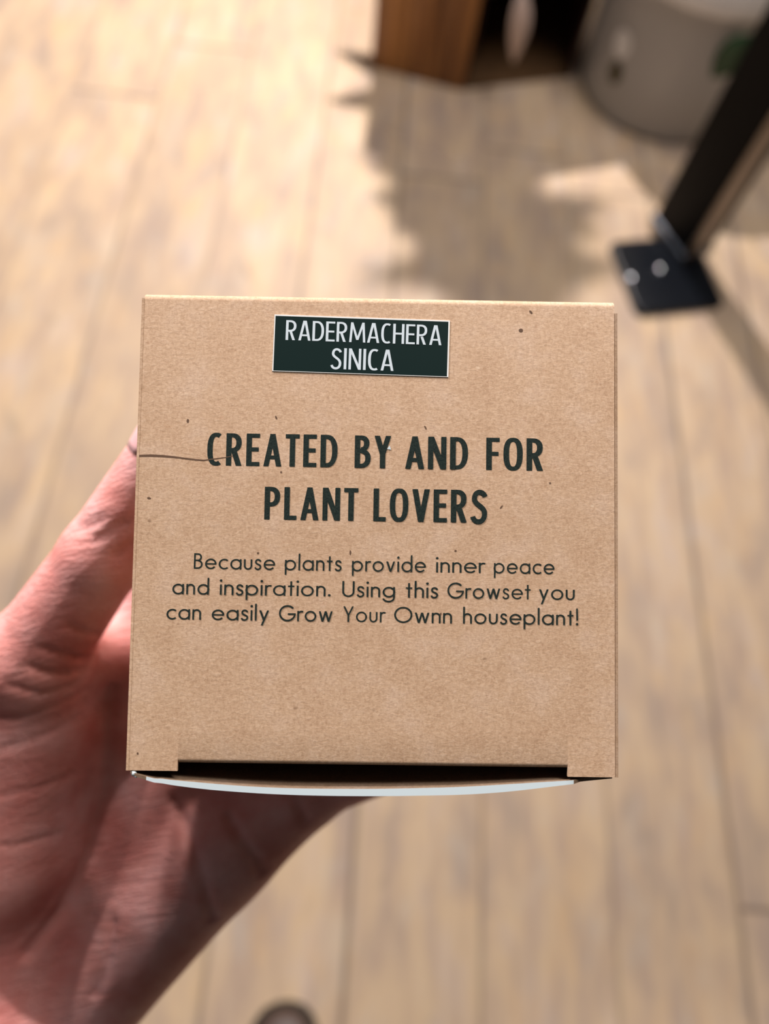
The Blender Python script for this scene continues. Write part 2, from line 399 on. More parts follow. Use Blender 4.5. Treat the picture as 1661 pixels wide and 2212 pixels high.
def book(t):
    """light geometric roman, capital height 1"""
    X = .66; r = X/2+.012; h = t*.92
    g = {}
    ring = lambda cx, a0=0, a1=360: arc(cx, X/2, r, r, t, h, a0, a1, 2.0, 30)
    D = 2*r
    g['o'] = (D, [ring(r)])
    g['a'] = (D-.02, [ring(r), rect(D-.02-t, 0, D-.02, X)])
    g['d'] = (D-.02, [ring(r), rect(D-.02-t, 0, D-.02, 1.08)])
    g['p'] = (D-.02, [ring(r-.02), rect(0, -.30, t, X)])
    g['g'] = (D-.02, [ring(r), rect(D-.02-t, -.02, D-.02, X), arc(r-.02, -.03, r, .29, t, h, 0, -165, 2.0)])
    g['c'] = (D*.80, [ring(r, 48, 312)])
    g['e'] = (D-.02, [ring(r, 0, 322), rect(t*.5, X/2-h*.45, D-.01, X/2+h*.45)])
    g['n'] = (.50, [rect(0, 0, t, X), arc(.25, X-.25, .25, .262, t, h, 0, 180), rect(.50-t, 0, .50, X-.24)])
    g['h'] = (.50, [rect(0, 0, t, 1.08), arc(.25, X-.25, .25, .262, t, h, 0, 180), rect(.50-t, 0, .50, X-.24)])
    g['u'] = (.50, [rect(0, .24, t, X), arc(.25, .25, .25, .262, t, h, 180, 360), rect(.50-t, .24, .50, X)])
    g['r'] = (.30, [rect(0, 0, t, X), arc(.25, X-.25, .25, .262, t, h, 62, 180)])
    g['i'] = (t, [rect(0, 0, t, X), arc(t/2, .92, t*.72, t*.72, t*.719, t*.719, 0, 360)])
    g['l'] = (t, [rect(0, 0, t, 1.08)])
    g['t'] = (.34, [rect(.17-t/2, 0, .17+t/2, .93), rect(0, X-h, .34, X)])
    s = bez((.345, .52), (.32, .69), (.06, .70), (.065, .49)) + bez((.065, .49), (.07, .335), (.355, .36), (.35, .18))[1:] + bez((.35, .18), (.35, -.02), (.06, -.03), (.035, .15))[1:]
    g['s'] = (.39, [path(s, t*.95)])
    g['v'] = (.54, [slant(.27-t*.55, 0, t*1.1, 0, X), slant(.27-t*.55, .54-t*1.1, t*1.1, 0, X)])
    g['y'] = (.54, [slant(.27-t*.55, 0, t*1.1, .02, X), slant(.10, .54-t*1.1, t*1.1, -.30, X)])
    g['w'] = (.82, [slant(.23-t*.55, 0, t*1.1, 0, X), slant(.23-t*.55, .41-t*.55, t*1.1, 0, X), slant(.59-t*.55, .41-t*.55, t*1.1, 0, X), slant(.59-t*.55, .82-t*1.1, t*1.1, 0, X)])
    g['B'] = (.52, [rect(0, 0, t, 1), rect(t*.8, 1-h, .26, 1), rect(t*.8, .50, .28, .50+h), rect(t*.8, 0, .26, h), arc(.24, .75, .23, .25, t, h, -90, 90), arc(.24, .29, .28, .29, t, h, -90, 90)])
    g['G'] = (.94, [arc(.50, .5, .50, .52, t, t, 42, 350, 2.0, 36), rect(.52, .5-h, .99, .5)])
    g['O'] = (1.02, [arc(.51, .5, .51, .52, t, t, 0, 360, 2.0, 40)])
    g['U'] = (.66, [rect(0, .3, t, 1), rect(.66-t, .3, .66, 1), arc(.33, .32, .33, .335, t, h, 180, 360)])
    g['Y'] = (.64, [rect(.32-t/2, 0, .32+t/2, .46), slant(.32-t/2, 0, t*1.05, .42, 1), slant(.32-t/2, .64-t, t*1.05, .42, 1)])
    g['.'] = (t*1.4, [arc(t*.7, t*.7, t*.7, t*.7, t*.699, t*.699, 0, 360)])
    g['!'] = (t*1.4, [slant(t*.35, t*.2, t*.9, .30, 1.08), arc(t*.7, t*.7, t*.7, t*.7, t*.699, t*.699, 0, 360)])
    return g

def word(ink, font, txt, x0, x1, base, cap, gap, rot=0.0):
    """set a word so that it spans x0..x1 at height cap; the letter spacing 'gap' (in cap heights) is kept and the widths follow"""
    tot = sum(font[c][0] for c in txt)
    span = (x1-x0)/cap
    sc = (span-gap*(len(txt)-1))/tot
    x = x0
    ca, sa = math.cos(rot), math.sin(rot)
    for c in txt:
        wd, st = font[c]
        for L, Rr in st:
            ink.strip(L, Rr, lambda px, py, x=x: ((x0+((x-x0)+px*sc*cap)*ca-py*cap*sa)*S, (base+((x-x0)+px*sc*cap)*sa+py*cap*ca)*S))
        x += (wd*sc+gap)*cap

INK = material('dark_green_ink', srgb(30, 42, 40), rough=0.7, spec=0.1)
t_ = NT(INK)
t_.base(t_.ramp(t_.noise(t_.coord(), 3500, 2), [(0.3, srgb(20, 31, 30)), (0.7, srgb(42, 52, 47))]))
ink = Ink(0.00003)
hf = caps(.162, .125)
for w, x0, x1, b in (('CREATED', -35.75, -8.4, 13.2), ('BY', -4.85, 2.75, 13.18), ('AND', 5.75, 19.0, 13.16), ('FOR', 22.75, 34.85, 13.16),
                     ('PLANT', -23.5, -3.95, 2.06), ('LOVERS', -0.75, 22.95, 2.06)):
    word(ink, hf, w, x0, x1, b, 6.82, {'BY': .10, 'AND': .115}.get(w, .118))
mesh_object('headline_lettering', ink.V, ink.F, INK, box)
ink = Ink(0.00003)
bf = book(.102)
rows = [(-8.42, [('Because', -37.85, -21.05), ('plants', -18.95, -7.2), ('provide', -5.0, 10.3), ('inner', 12.5, 22.55), ('peace', 24.55, 37.1)]),
        (-13.72, [('and', -42.15, -34.55), ('inspiration.', -32.3, -9.35), ('Using', -6.95, 4.0), ('this', 6.25, 12.95), ('Growset', 14.9, 32.2), ('you', 33.95, 41.4)]),
        (-18.92, [('can', -43.2, -36.05), ('easily', -33.85, -22.0), ('Grow', -19.95, -8.85), ('Your', -6.65, 1.95), ('Ownn', 3.9, 15.9), ('houseplant!', 18.2, 42.15)])]
for base, ws in rows:
    for w, x0, x1 in ws: word(ink, bf, w, x0, x1, base, 3.2, .155)
mesh_object('paragraph_lettering', ink.V, ink.F, INK, box)

# sticker with the plant's name
GREEN = material('dark_green_label', srgb(6, 31, 29), rough=0.55, spec=0.15)
PALE = material('pale_label_print', srgb(204, 216, 222), rough=0.5)
STW = material('white_label_stock', srgb(232, 232, 228), rough=0.5)
A = math.radians(-1.0)
def st(x, y): return ((-22.55+x*math.cos(A)-y*math.sin(A))*S, (33.35+x*math.sin(A)+y*math.cos(A))*S)
def quad_plate(x0, y0, x1, y1, z0, z1):
    c = [st(x0, y0), st(x1, y0), st(x1, y1), st(x0, y1)]
    return [(*p, z0) for p in c]+[(*p, z1) for p in c], [(4, 5, 6, 7), (0, 1, 5, 4), (1, 2, 6, 5), (2, 3, 7, 6), (3, 0, 4, 7)]
V, Fc = quad_plate(0, 0, 37.15, 12.15, 0.00001, 0.00012)
stk = mesh_object('sticker', V, Fc, STW, box)
V, Fc = quad_plate(0.22, 0.12, 36.85, 11.85, 0.00012, 0.000125)
mesh_object('green_print', V, Fc, GREEN, stk)
ink = Ink(0.00014)
lf = caps(.112, .095)
word(ink, lf, 'RADERMACHERA', -19.9, 13.05, 40.05, 4.25, .085, A)
word(ink, lf, 'SINICA', -10.3, 3.0, 34.03, 4.5, .10, A)
mesh_object('sticker_lettering', ink.V, ink.F, PALE, stk)

# crease running in from the left edge, and a few marks on the card
CREASE = material('torn_crease', srgb(92, 66, 46), rough=0.8)
ink = Ink(0.000025)
cr = [(-49.95, 14.95, .42), (-47.5, 15.05, .5), (-45.1, 14.98, .45), (-42.5, 14.8, .36), (-40.3, 14.55, .32), (-38, 14.3, .3), (-36.4, 14.22, .26), (-34, 14.6, .2), (-31.9, 14.92, .16), (-29.6, 15.4, .08)]
for a, b in zip(cr, cr[1:]):
    ink.strip([(a[0], a[1]+a[2]/2), (b[0], b[1]+b[2]/2)], [(a[0], a[1]-a[2]/2), (b[0], b[1]-b[2]/2)], lambda x, y: (x*S, y*S))
mesh_object('crease', ink.V, ink.F, CREASE, box)
ink = Ink(0.000025)
def blob(x, y, rx, ry, ang=0.0):
    p = [(x+rx*math.cos(q)*math.cos(ang)-ry*math.sin(q)*math.sin(ang), y+rx*math.cos(q)*math.sin(ang)+ry*math.sin(q)*math.cos(ang)) for q in np.linspace(0, 2*math.pi, 13)]
    ink.strip(p, [(x, y)]*13, lambda a, b: (a*S, b*S))
for q in ((-47.6, 6.1, .42, .22, -.1), (9.9, 21.9, .16, .45, .5), (29.9, 43.0, .45, .4, 0), (-5.4, -4.6, .18, .5, 0), (36.2, 10.6, .2, .2, 0), (26.0, 5.4, .45, .16, .9),
          (16.5, -3.9, .25, .2, 0), (-24.6, -5.0, .25, .2, 0), (-40.0, 22.5, .25, .4, 0), (-21.5, 23.5, .18, .4, .4), (32.0, 47.0, .45, .22, -.8), (-20.2, 12.0, .2, .2, 0), (13.5, -17.1, .2, .35, -.4), (-48.2, -46.3, .2, .2, 0)):
    blob(*q)
mesh_object('flecks', ink.V, ink.F, CREASE, box)['kind'] = 'stuff'
ink = Ink(0.00009)
ink.strip([(1.9, 17.2), (2.35, 17.9)], [(2.75, 17.1), (2.45, 17.9)], lambda x, y: (x*S, y*S))
mesh_object('paint_chip', ink.V, ink.F, WHITE, box)

# ------------------------------------------------------------------ hand: one continuous surface from a smooth blend of tapered limbs (millimetres, box frame)
J = dict(W=(-101.5, -146.6, -91.7), W2=(-160, -232, -108),
         I0=(-69, -33, -87), I1=(-62, 5, -84.8), I2=(-49, 25, -84.2), I3=(-39, 38, -83.4),
         M0=(-49.4, -52.9, -91), M1=(-19.5, -21, -85.6), M2=(-.5, -.5, -84.4), M3=(12.5, 13.5, -83.4),
         R0=(-34.1, -65.7, -91), R1=(-1, -41, -85.6), R2=(20, -25.5, -84.4), R3=(34, -15, -83.4),
         K0=(-21.9, -74.4, -90), K1=(8, -63, -85.0), K2=(26, -56, -83.6), K3=(40, -51, -82.8),
         TM=(-88.7, -32.9, -61.3), TI=(-66.2, -5.8, -47.7), TT=(-49.5, 20.0, -40.1))
J = {k: np.array(v, float) for k, v in J.items()}
LIMBS = [  # a, b, radius a, radius b, blend
    (J['W2'], J['W'], 30, 25, 10),
    ((-106, -137, -92), J['I0'], 12, 10.5, 9), ((-99, -139, -93), J['M0'], 12, 10.5, 9),
    ((-91, -137, -93), J['R0'], 12, 10, 9), ((-84, -135, -92), J['K0'], 12, 9.5, 9),
    ((-82, -136, -91), (-45, -92, -89.5), 13.5, 12.5, 9),
    ((-45, -92, -89.5), J['K0'], 12.5, 9.5, 8),
    ((-105, -85, -82), (-98, -54, -77.5), 22.5, 19.5, 3.5),
    ((-98, -54, -77.5), J['TM'], 19, 11.8, 8),
    ((-106, -142, -93), (-105, -88, -87), 15, 19.5, 9),
    (J['TM'], J['I0'], 7.5, 8.5, 9),
    (J['TM'], J['TI'], 12.2, 9.9, 5), (J['TI'], J['TT'], 9.9, 7.2, 2)]
for f_ in 'IMRK':
    r = {'I': (9.6, 8.6, 7.6, 6.6), 'M': (9.8, 8.7, 7.7, 6.7), 'R': (9.4, 8.3, 7.3, 6.4), 'K': (8.8, 7.4, 6.5, 5.6)}[f_]
    for k in range(3): LIMBS.append((J[f_+str(k)], J[f_+str(k+1)], r[k], r[k+1], 3.5 if k else 5))
CREASES = []   # (points, width, depth)

def cone_dist(P, a, b, ra, rb):
    a = np.array(a, float); b = np.array(b, float)
    ab = b-a; t = np.clip(((P-a)@ab)/(ab@ab), 0, 1)
    return np.linalg.norm(P-a-t[:, None]*ab, axis=1)-(ra+(rb-ra)*t)
def hand_sdf(P):
    d = None
    for a, b, ra, rb, k in LIMBS:
        e = cone_dist(P, a, b, ra, rb)
        if d is None: d = e
        else:
            h = np.maximum(k-np.abs(d-e), 0)/k
            d = np.minimum(d, e)-h*h*k*0.25
    near = np.abs(d) < 4.0; Pn = P[near]; add = np.zeros(len(Pn))
    for pts, wd, dp in CREASES:
        m = None
        for a, b in zip(pts, pts[1:]):
            e = cone_dist(Pn, a, b, 0, 0); m = e if m is None else np.minimum(m, e)
        add = np.maximum(add, 2.8*dp*np.exp(-(m/(0.75*wd))**2))
    d[near] += add
    return d
CREASES += [
    ([(-72.3, -42.5, -74.5), (-73.2, -47.5, -76.7), (-73.6, -52.3, -77.2), (-73.9, -57.0, -77.7), (-74.4, -62.3, -78.4), (-75.0, -67.6, -79.3), (-75.5, -72.9, -80.1), (-76.5, -77.1, -80.3), (-77.4, -81.3, -80.4), (-78.3, -85.4, -80.3), (-79.1, -89.4, -80.2), (-80.9, -93.9, -79.8), (-82.6, -98.3, -79.3), (-84.4, -102.6, -78.8), (-86.5, -105.4, -78.0), (-88.5, -108.0, -77.2), (-90.5, -110.7, -76.3), (-92.6, -113.4, -75.6)], 2, 1.2),
    ([(-55.5, -73.9, -81.3), (-53.2, -78.9, -80.5), (-50.3, -83.0, -77.5), (-47.9, -87.6, -75.1), (-45.8, -92.8, -74.3), (-44.6, -98.4, -75.2), (-43.8, -105.0, -78.4)], 1.5, 0.9),
    ([(-40.1, -77.6, -78.4), (-35.5, -83.7, -76.5), (-32.8, -87.9, -77.1), (-30.5, -93.0, -79.7)], 1.6, 1),
    ([(-21.3, -73.5, -78.2), (-18.7, -79.0, -79.5)], 1.4, 0.8),
    ([(-70.8, -105.8, -78.0), (-70.9, -110.7, -76.8), (-71.2, -115.8, -76.0), (-72.6, -119.9, -75.7), (-74.1, -124.0, -75.6)], 1.4, 0.7),
    ([(-71.9, -21.9, -44.3), (-69.4, -24.2, -47.9), (-68.1, -25.2, -53.3)], 1, 0.5),
    ([(-78.9, -27.6, -46.0), (-74.6, -29.2, -48.8), (-72.8, -32.0, -58.6)], 1, 0.5),
    ([(-82.7, -32.2, -47.5), (-77.6, -34.4, -51.1), (-73.9, -34.4, -58.8)], 1, 0.5),
    ([(-87.3, -36.8, -48.3), (-84.0, -38.1, -49.5), (-81.2, -39.6, -52.1), (-78.3, -38.9, -54.5), (-76.1, -38.5, -58.8)], 1, 0.45),
    ([(-91.9, -45.7, -53.7), (-85.5, -45.2, -54.6), (-81.6, -43.8, -56.0), (-78.6, -42.7, -59.6), (-75.9, -41.2, -67.5)], 1, 0.45),
    ([(-92.8, -54.2, -56.1), (-88.6, -52.9, -57.0), (-84.9, -51.9, -58.8), (-82.1, -50.6, -61.1), (-79.6, -49.6, -64.4), (-77.7, -49.0, -69.7)], 1, 0.4),
    ([(-94.3, -79.8, -61.3), (-88.9, -80.1, -64.9), (-86.1, -79.9, -67.9), (-83.6, -80.1, -72.0)], 0.9, 0.35),
    ([(-93.7, -66.4, -59.1), (-89.4, -65.7, -60.8), (-85.4, -65.4, -63.7), (-82.7, -64.7, -66.4), (-80.3, -64.2, -70.3), (-78.2, -64.0, -75.5)], 0.8, 0.25),
    ([(-68.0, 0.8, -38.5), (-65.1, 1.3, -37.1), (-62.8, 2.4, -36.5)], 1.2, 0.45),
    ([(-64.4, -1.8, -37.0), (-60.7, -0.2, -36.6), (-57.1, 2.0, -36.6)], 1, 0.4),
    ([(-59.6, -5.4, -38.6), (-57.7, -3.8, -39.0), (-56.2, -2.4, -39.2)], 1, 0.5),
]

def surface_nets(fn, lo, hi, h):
    n = [int(math.ceil((b-a)/h))+1 for a, b in zip(lo, hi)]
    ax = [lo[i]+h*np.arange(n[i]) for i in range(3)]
    D = np.empty(n)
    for i in range(n[0]):
        gy, gz = np.meshgrid(ax[1], ax[2], indexing='ij')
        D[i] = fn(np.stack([np.full(gy.size, ax[0][i]), gy.ravel(), gz.ravel()], 1)).reshape(n[1], n[2])
    ins = D < 0
    c8 = [(i, j, k) for i in (0, 1) for j in (0, 1) for k in (0, 1)]
    sl = lambda o: tuple(slice(o[q], n[q]-1+o[q]) for q in range(3))
    cnt = sum(ins[sl(o)].astype(int) for o in c8)
    act = (cnt > 0) & (cnt < 8)
    acc = np.zeros(act.shape+(3,)); num = np.zeros(act.shape)
    for o in c8:
        for q in range(3):
            if o[q]: continue
            p = list(o); p[q] = 1
            d0, d1 = D[sl(o)], D[sl(p)]
            x = (d0 < 0) != (d1 < 0)
            t = np.where(x, d0/np.where(x, d0-d1, 1), 0)
            for r in range(3): acc[..., r] += np.where(x, o[r]+(t if r == q else 0), 0)
            num += x
    ids = -np.ones(act.shape, int); idx = np.argwhere(act); ids[act] = np.arange(len(idx))
    V = np.array(lo)+(idx+acc[act]/num[act][:, None])*h
    Q = []
    for q in range(3):
        u, v = (q+1) % 3, (q+2) % 3
        s0 = [slice(1, n[r]-1) for r in range(3)]; s0[q] = slice(0, n[q]-1)
        s1 = list(s0); s1[q] = slice(1, n[q])
        a, b = ins[tuple(s0)], ins[tuple(s1)]
        for sgn, msk in ((0, a & ~b), (1, ~a & b)):
            w = np.argwhere(msk); 
            for r in range(3):
                if r != q: w[:, r] += 1
            du = np.zeros(3, int); du[u] = 1; dv = np.zeros(3, int); dv[v] = 1
            g = lambda z: ids[z[:, 0], z[:, 1], z[:, 2]]
            f4 = np.stack([g(w-du-dv), g(w-dv), g(w), g(w-du)], 1)
            Q.append(f4 if sgn == 0 else f4[:, ::-1])
    return V, np.concatenate(Q)
def relax(fn, V, it=3):
    e = 0.15
    for _ in range(it):
        d = fn(V)
        gr = np.stack([fn(V+np.eye(3)[q]*e)-fn(V-np.eye(3)[q]*e) for q in range(3)], 1)/(2*e)
        V = V-gr*(d/np.maximum((gr**2).sum(1), 0.2))[:, None]
    return V
HV, HF = surface_nets(hand_sdf, (-200, -275, -142), (56, 48, -30), 1.25)
HV = relax(hand_sdf, HV)

def skin_material():
    m = material('skin', srgb(205, 150, 138), rough=0.5, spec=0.35)
    t = NT(m); co = t.coord()
    a = t.noise(co, 45, 3, 0.55); b = t.noise(co, 170, 3, 0.6)
    c = t.ramp(a, [(0.3, srgb(204, 118, 110)), (0.5, srgb(220, 150, 142)), (0.7, srgb(232, 176, 172))])
    c = t.mix(t.math('MULTIPLY', t.ramp(b, [(0.45, G(0)), (0.75, G(1))]), 0.35), c, srgb(208, 118, 106))
    t.base(c)
    t.p.inputs['Subsurface Weight'].default_value = 0.15
    t.p.inputs['Subsurface Radius'].default_value = (0.006, 0.0022, 0.0012)
    t.p.inputs['Subsurface Scale'].default_value = 1.0
    w1 = t.noise(t.mapping(t.mapping(co, rot=(0, 0, -0.25)), (120, 760, 300)), 1.0, 3, 0.6, 0.8)
    w2 = t.noise(co, 1500, 2, 0.5)
    hgt = t.math('ADD', t.math('MULTIPLY', w1, 1.0), t.math('MULTIPLY', w2, 0.35))
    t.bump(hgt, 0.55, 0.001)
    return m
SKIN = skin_material()
person = mesh_object('person', HV*1e-3, [tuple(int(x) for x in q) for q in HF], SKIN, smooth=True)
person.matrix_world = box.matrix_world.copy()
tag(person, 'person holding the kraft box in a bare left hand, thumb along its left side', 'person')
print('hand verts', len(HV))

# fingernails on the far side of the fingers
NAIL = material('fingernail', srgb(226, 176, 176), rough=0.3)
def nail(tip, prev, out, r, wd):
    tip = np.array(tip); ax = tip-np.array(prev); ax /= np.linalg.norm(ax)
    o = np.array(out, float); o -= ax*(o@ax); o /= np.linalg.norm(o); sd = np.cross(ax, o)
    V, Fc = [], []
    nu, nv = 9, 9
    for j in range(nv):
        l = -3.5+j/(nv-1)*(r+4.6)
        rr = r+0.25 if l < 0 else math.sqrt(max((r+0.25)**2-(l*0.72)**2, 1))
        tap = 1.0 if j < nv-3 else (0.92, 0.78, 0.5)[j-(nv-3)]
        for i in range(nu):
            q = (i/(nu-1)-.5)*2*wd*tap
            V.append(tip+ax*l+(o*math.cos(q)+sd*math.sin(q))*rr)
    for j in range(nv-1):
        for i in range(nu-1):
            a = j*nu+i; Fc.append((a, a+1, a+nu+1, a+nu))
    ob = mesh_object('fingernail', np.array(V)*1e-3, Fc, NAIL, person, smooth=True)
    md = ob.modifiers.new('t', 'SOLIDIFY'); md.thickness = 0.0005; md.offset = 0
nail(J['TT'], J['TI'], (-1, 0.2, 0.35), 7.2, 0.85)
for f_, r in (('I', 6.6), ('M', 6.7), ('R', 6.4), ('K', 5.6)): nail(J[f_+'3'], J[f_+'2'], (0, 0, -1), r, 0.85)

# ------------------------------------------------------------------ shoe of the person, on the floor
LEATHER = material('brown_shoe_leather', srgb(74, 56, 48), rough=0.5)
SOLE = material('dark_shoe_sole', srgb(46, 42, 32), rough=0.7)
def shoe():
    # stations from toe to heel: y, half width, sole-top height, upper height
    st_ = [(0.0, .004, .020, .026), (-.006, .022, .020, .038), (-.018, .034, .020, .047), (-.04, .043, .020, .053), (-.075, .049, .020, .060), (-.12, .046, .020, .078),
           (-.17, .038, .022, .100), (-.22, .036, .024, .108), (-.26, .036, .026, .106), (-.285, .028, .026, .100), (-.295, .010, .026, .092)]
    V, Fc = [], []; n = 20
    for y, hw, zb, zt in st_:
        for k in range(n):
            a = 2*math.pi*k/n; c, s_ = sup(a, 2.6)
            V.append((hw*c, y, (zb+zt)/2-.004+((zt-zb)/2+.004)*s_))
    for j in range(len(st_)-1):
        for k in range(n): a = j*n+k; b = j*n+(k+1) % n; Fc.append((a, b, b+n, a+n))
    Fc.append(tuple(range(n))[::-1]); Fc.append(tuple(range((len(st_)-1)*n, len(st_)*n)))
    up = mesh_object('shoe', V, Fc, LEATHER, None, smooth=True)
    up.modifiers.new('s', 'SUBSURF').render_levels = 2
    V, Fc = [], []
    for y, hw, zb, zt in st_:
        yy = y*1.015+.004
        for x, z in ((-hw-.005, 0), (hw+.005, 0), (hw+.006, .019), (-hw-.006, .019)): V.append((x, yy, z))
    for j in range(len(st_)-1):
        for k in range(4): a = j*4+k; b = j*4+(k+1) % 4; Fc.append((a, b, b+4, a+4))
    Fc.append((0, 1, 2, 3)[::-1]); e = (len(st_)-1)*4; Fc.append((e, e+1, e+2, e+3))
    so = mesh_object('shoe_sole', V, Fc, SOLE, up, smooth=True, auto=50)
    return up
sh = shoe()
sh.parent = person
sh.matrix_parent_inverse = person.matrix_world.inverted()
sh.location = (-0.020, -0.185, 0.0); sh.rotation_euler = (0, 0, math.radians(6))
sh['label'] = 'blurred tip of a brown shoe at the bottom edge'

# ------------------------------------------------------------------ black steel post on its foot plate
BLACK = material('black_gloss_paint', srgb(13, 17, 24), rough=0.3, spec=0.4)
BLACKM = material('black_satin_paint', srgb(7, 8, 11), rough=0.55, spec=0.12)
REFLECT = material('floor_reflection_strip', srgb(142, 130, 120), rough=0.4, metal=0.6)  # floor mirrored in the black post, put in as a coloured strip
STEEL = material('bright_steel', srgb(222, 226, 234), rough=0.22, metal=1.0)
COLLAR = material('blue_grey_collar', srgb(112, 120, 132), rough=0.4, metal=0.5)
post = empty('display_post', (0.652, 1.196, 0), math.radians(14))
tag(post, 'black steel post standing on a square foot plate bolted to the floor', 'post')
bm = bmesh.new()
add_box(bm, (-.103, -.103, 0), (.103, .100, .014), bevel=0.0)
es = [e for e in bm.edges if abs((e.verts[0].co-e.verts[1].co).normalized().z) > .9]
bmesh.ops.bevel(bm, geom=es, offset=.02, segments=5, affect='EDGES', profile=.5)
es = [e for e in bm.edges if all(v.co.z > .013 for v in e.verts)]
bmesh.ops.bevel(bm, geom=es, offset=.005, segments=3, affect='EDGES', profile=.5)
bm_object('foot_plate', bm, BLACK, post, smooth=True, auto=40)
def glint_bolt(x, y):
    bm = bmesh.new(); add_lathe(bm, [(.010, 0), (.010, .001), (.0092, .004), (.007, .0068), (.004, .0085), (.0008, .009)], 24)
    o = bm_object('glint_bolt', bm, STEEL, post, smooth=True); o.location = (x, y, .0138)
glint_bolt(-.088, -.012); glint_bolt(-.014, .006)  # polished domes for highlights; the first stands for a glint on the plate edge
HP = 1.15
MP = Matrix.Translation((0.071, .094, 0)) @ Matrix.Rotation(math.radians(12), 4, 'Z')
bm = bmesh.new(); add_box(bm, (-.045, -.062, .014), (.030, .062, HP), MP, bevel=.005, seg=3)
bm_object('square_tube', bm, BLACKM, post, smooth=True, auto=40)
bm = bmesh.new(); add_box(bm, (-.043, -.067, .016), (-.004, -.062, HP), MP, bevel=.001)
bm_object('reflection_strip', bm, REFLECT, post, smooth=True, auto=40)
bm = bmesh.new(); add_box(bm, (-.049, -.0665, .0138), (.034, .066, .036), MP, bevel=.003)
bm_object('base_collar', bm, COLLAR, post, smooth=True, auto=40)

# ------------------------------------------------------------------ wooden display stand with a dark open bay
def stained_wood(name, dark, mid, light):
    m = material(name, mid, rough=0.5)
    t = NT(m); co = t.coord()
    a = t.noise(t.mapping(co, (38, 38, 1.6)), 1.0, 4, 0.6, 0.8)
    c = t.ramp(a, [(0.3, dark), (0.5, mid), (0.68, light)])
    t.base(c); return m
WOOD = stained_wood('stained_pine', srgb(82, 46, 18), srgb(150, 98, 48), srgb(190, 134, 74))
WOOD_SHADE = stained_wood('shaded_bay_wood', srgb(30, 12, 6), srgb(46, 18, 9), srgb(60, 26, 14))  # shadow inside the bay is put into this wood colour
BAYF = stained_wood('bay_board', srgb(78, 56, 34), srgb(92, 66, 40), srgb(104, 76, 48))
stand = empty('display_stand', (-0.034, 1.774, 0))
tag(stand, 'stained wooden display stand with a plank side and a dark open bay', 'display stand')
SH = 0.47
a1 = math.atan2(-.046, .2315); L1 = math.hypot(.2315, .046)
M1 = Matrix.Rotation(a1, 4, 'Z')
npl = 3
for k in range(npl):
    bm = bmesh.new(); w = L1/npl
    add_box(bm, (k*w+.0008, 0, 0.002), ((k+1)*w-.0008, .022, SH), M1, bevel=.0015)
    bm_object('side_plank', bm, WOOD, stand, smooth=True, auto=40)
def poly_prism(pts, z0, z1):
    n = len(pts)
    return [(x, y, z0) for x, y in pts]+[(x, y, z1) for x, y in pts], [tuple(range(n))[::-1], tuple(range(n, 2*n))]+[(i, (i+1) % n, (i+1) % n+n, i+n) for i in range(n)]
B_ = (.2315, -.046); C_ = (.56, .078)
V, Fc = poly_prism([(.0, .024), (.026, .020), (.22, .60), (.19, .60)], 0, SH); mesh_object('left_side_panel', V, Fc, WOOD, stand)
V, Fc = poly_prism([(.2315, -.024), (.2355, -.046), (.30, .30), (.27, .30)], 0, SH); mesh_object('bay_side_panel', V, Fc, WOOD_SHADE, stand)
V, Fc = poly_prism([(.262, .30), (.506, .42), (.506, .45), (.262, .33)], 0, SH); mesh_object('bay_back_panel', V, Fc, WOOD_SHADE, stand)
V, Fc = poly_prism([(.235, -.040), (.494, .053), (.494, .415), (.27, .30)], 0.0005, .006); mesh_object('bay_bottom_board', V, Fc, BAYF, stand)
V, Fc = poly_prism([(.494, .053), (.506, .057), (.506, .42), (.494, .415)], 0, SH); mesh_object('right_side_panel', V, Fc, WOOD_SHADE, stand)
V, Fc = poly_prism([(-.01, -.0), (.2315, -.055), (.508, .052), (.508, .60), (.0, .62)], SH, SH+.025); mesh_object('top_board', V, Fc, WOOD, stand)

# ------------------------------------------------------------------ leaf shapes
def leaf_mesh(L, wd, bend=0.25, fold=0.12, n=10, tip=1.0):
    V, Fc = [], []
    for i in range(n+1):
        t = i/n
        w = wd*(math.sin(math.pi*min(1, t**0.8))**0.8)*.5 if 0 < t < 1 else 0.0005
        x = L*t; z = -bend*L*t*t
        V += [(x, -w, z+fold*w), (x, 0, z), (x, w, z+fold*w)]
    for i in range(n):
        a = 3*i; Fc += [(a, a+3, a+4, a+1), (a+1, a+4, a+5, a+2)]
    return V, Fc
def solid(o, th=0.0006):
    md = o.modifiers.new('t', 'SOLIDIFY'); md.thickness = th; md.offset = 0
LEAF = material('dark_green_leaf', srgb(34, 74, 44), rough=0.4)
PALELEAF = material('dry_pale_leaf', srgb(226, 204, 194), rough=0.6)

# ------------------------------------------------------------------ white plant pot beside the stand
POTM = material('off_white_pot', srgb(188, 186, 185), rough=0.35)
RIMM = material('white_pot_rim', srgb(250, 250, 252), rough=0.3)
STAIN = material('olive_stain', srgb(74, 64, 28), rough=0.6)
SOIL = material('potting_soil', srgb(52, 40, 30), rough=0.9)
pot = empty('plant_pot', (0.70, 1.825, 0))
tag(pot, 'large off-white plant pot on the floor behind the black post', 'plant pot')
bm = bmesh.new()
add_lathe(bm, [(.178, 0), (.196, .006), (.203, .03), (.210, .14), (.2205, .317), (.205, .317), (.20, .20), (.01, .195)], 64)
bm_object('pot_body', bm, POTM, pot, smooth=True, auto=50)
bm = bmesh.new()
add_lathe(bm, [(.221, .310), (.225, .312), (.226, .325), (.227, .395), (.223, .404), (.216, .404), (.211, .395), (.207, .310), (.221, .310)], 64, cap=False)
bm_object('pot_rim', bm, RIMM, pot, smooth=True)
bm = bmesh.new(); add_lathe(bm, [(.206, .375), (.12, .382), (.002, .386)], 48, cap=False)
bm_object('soil', bm, SOIL, pot, smooth=True)
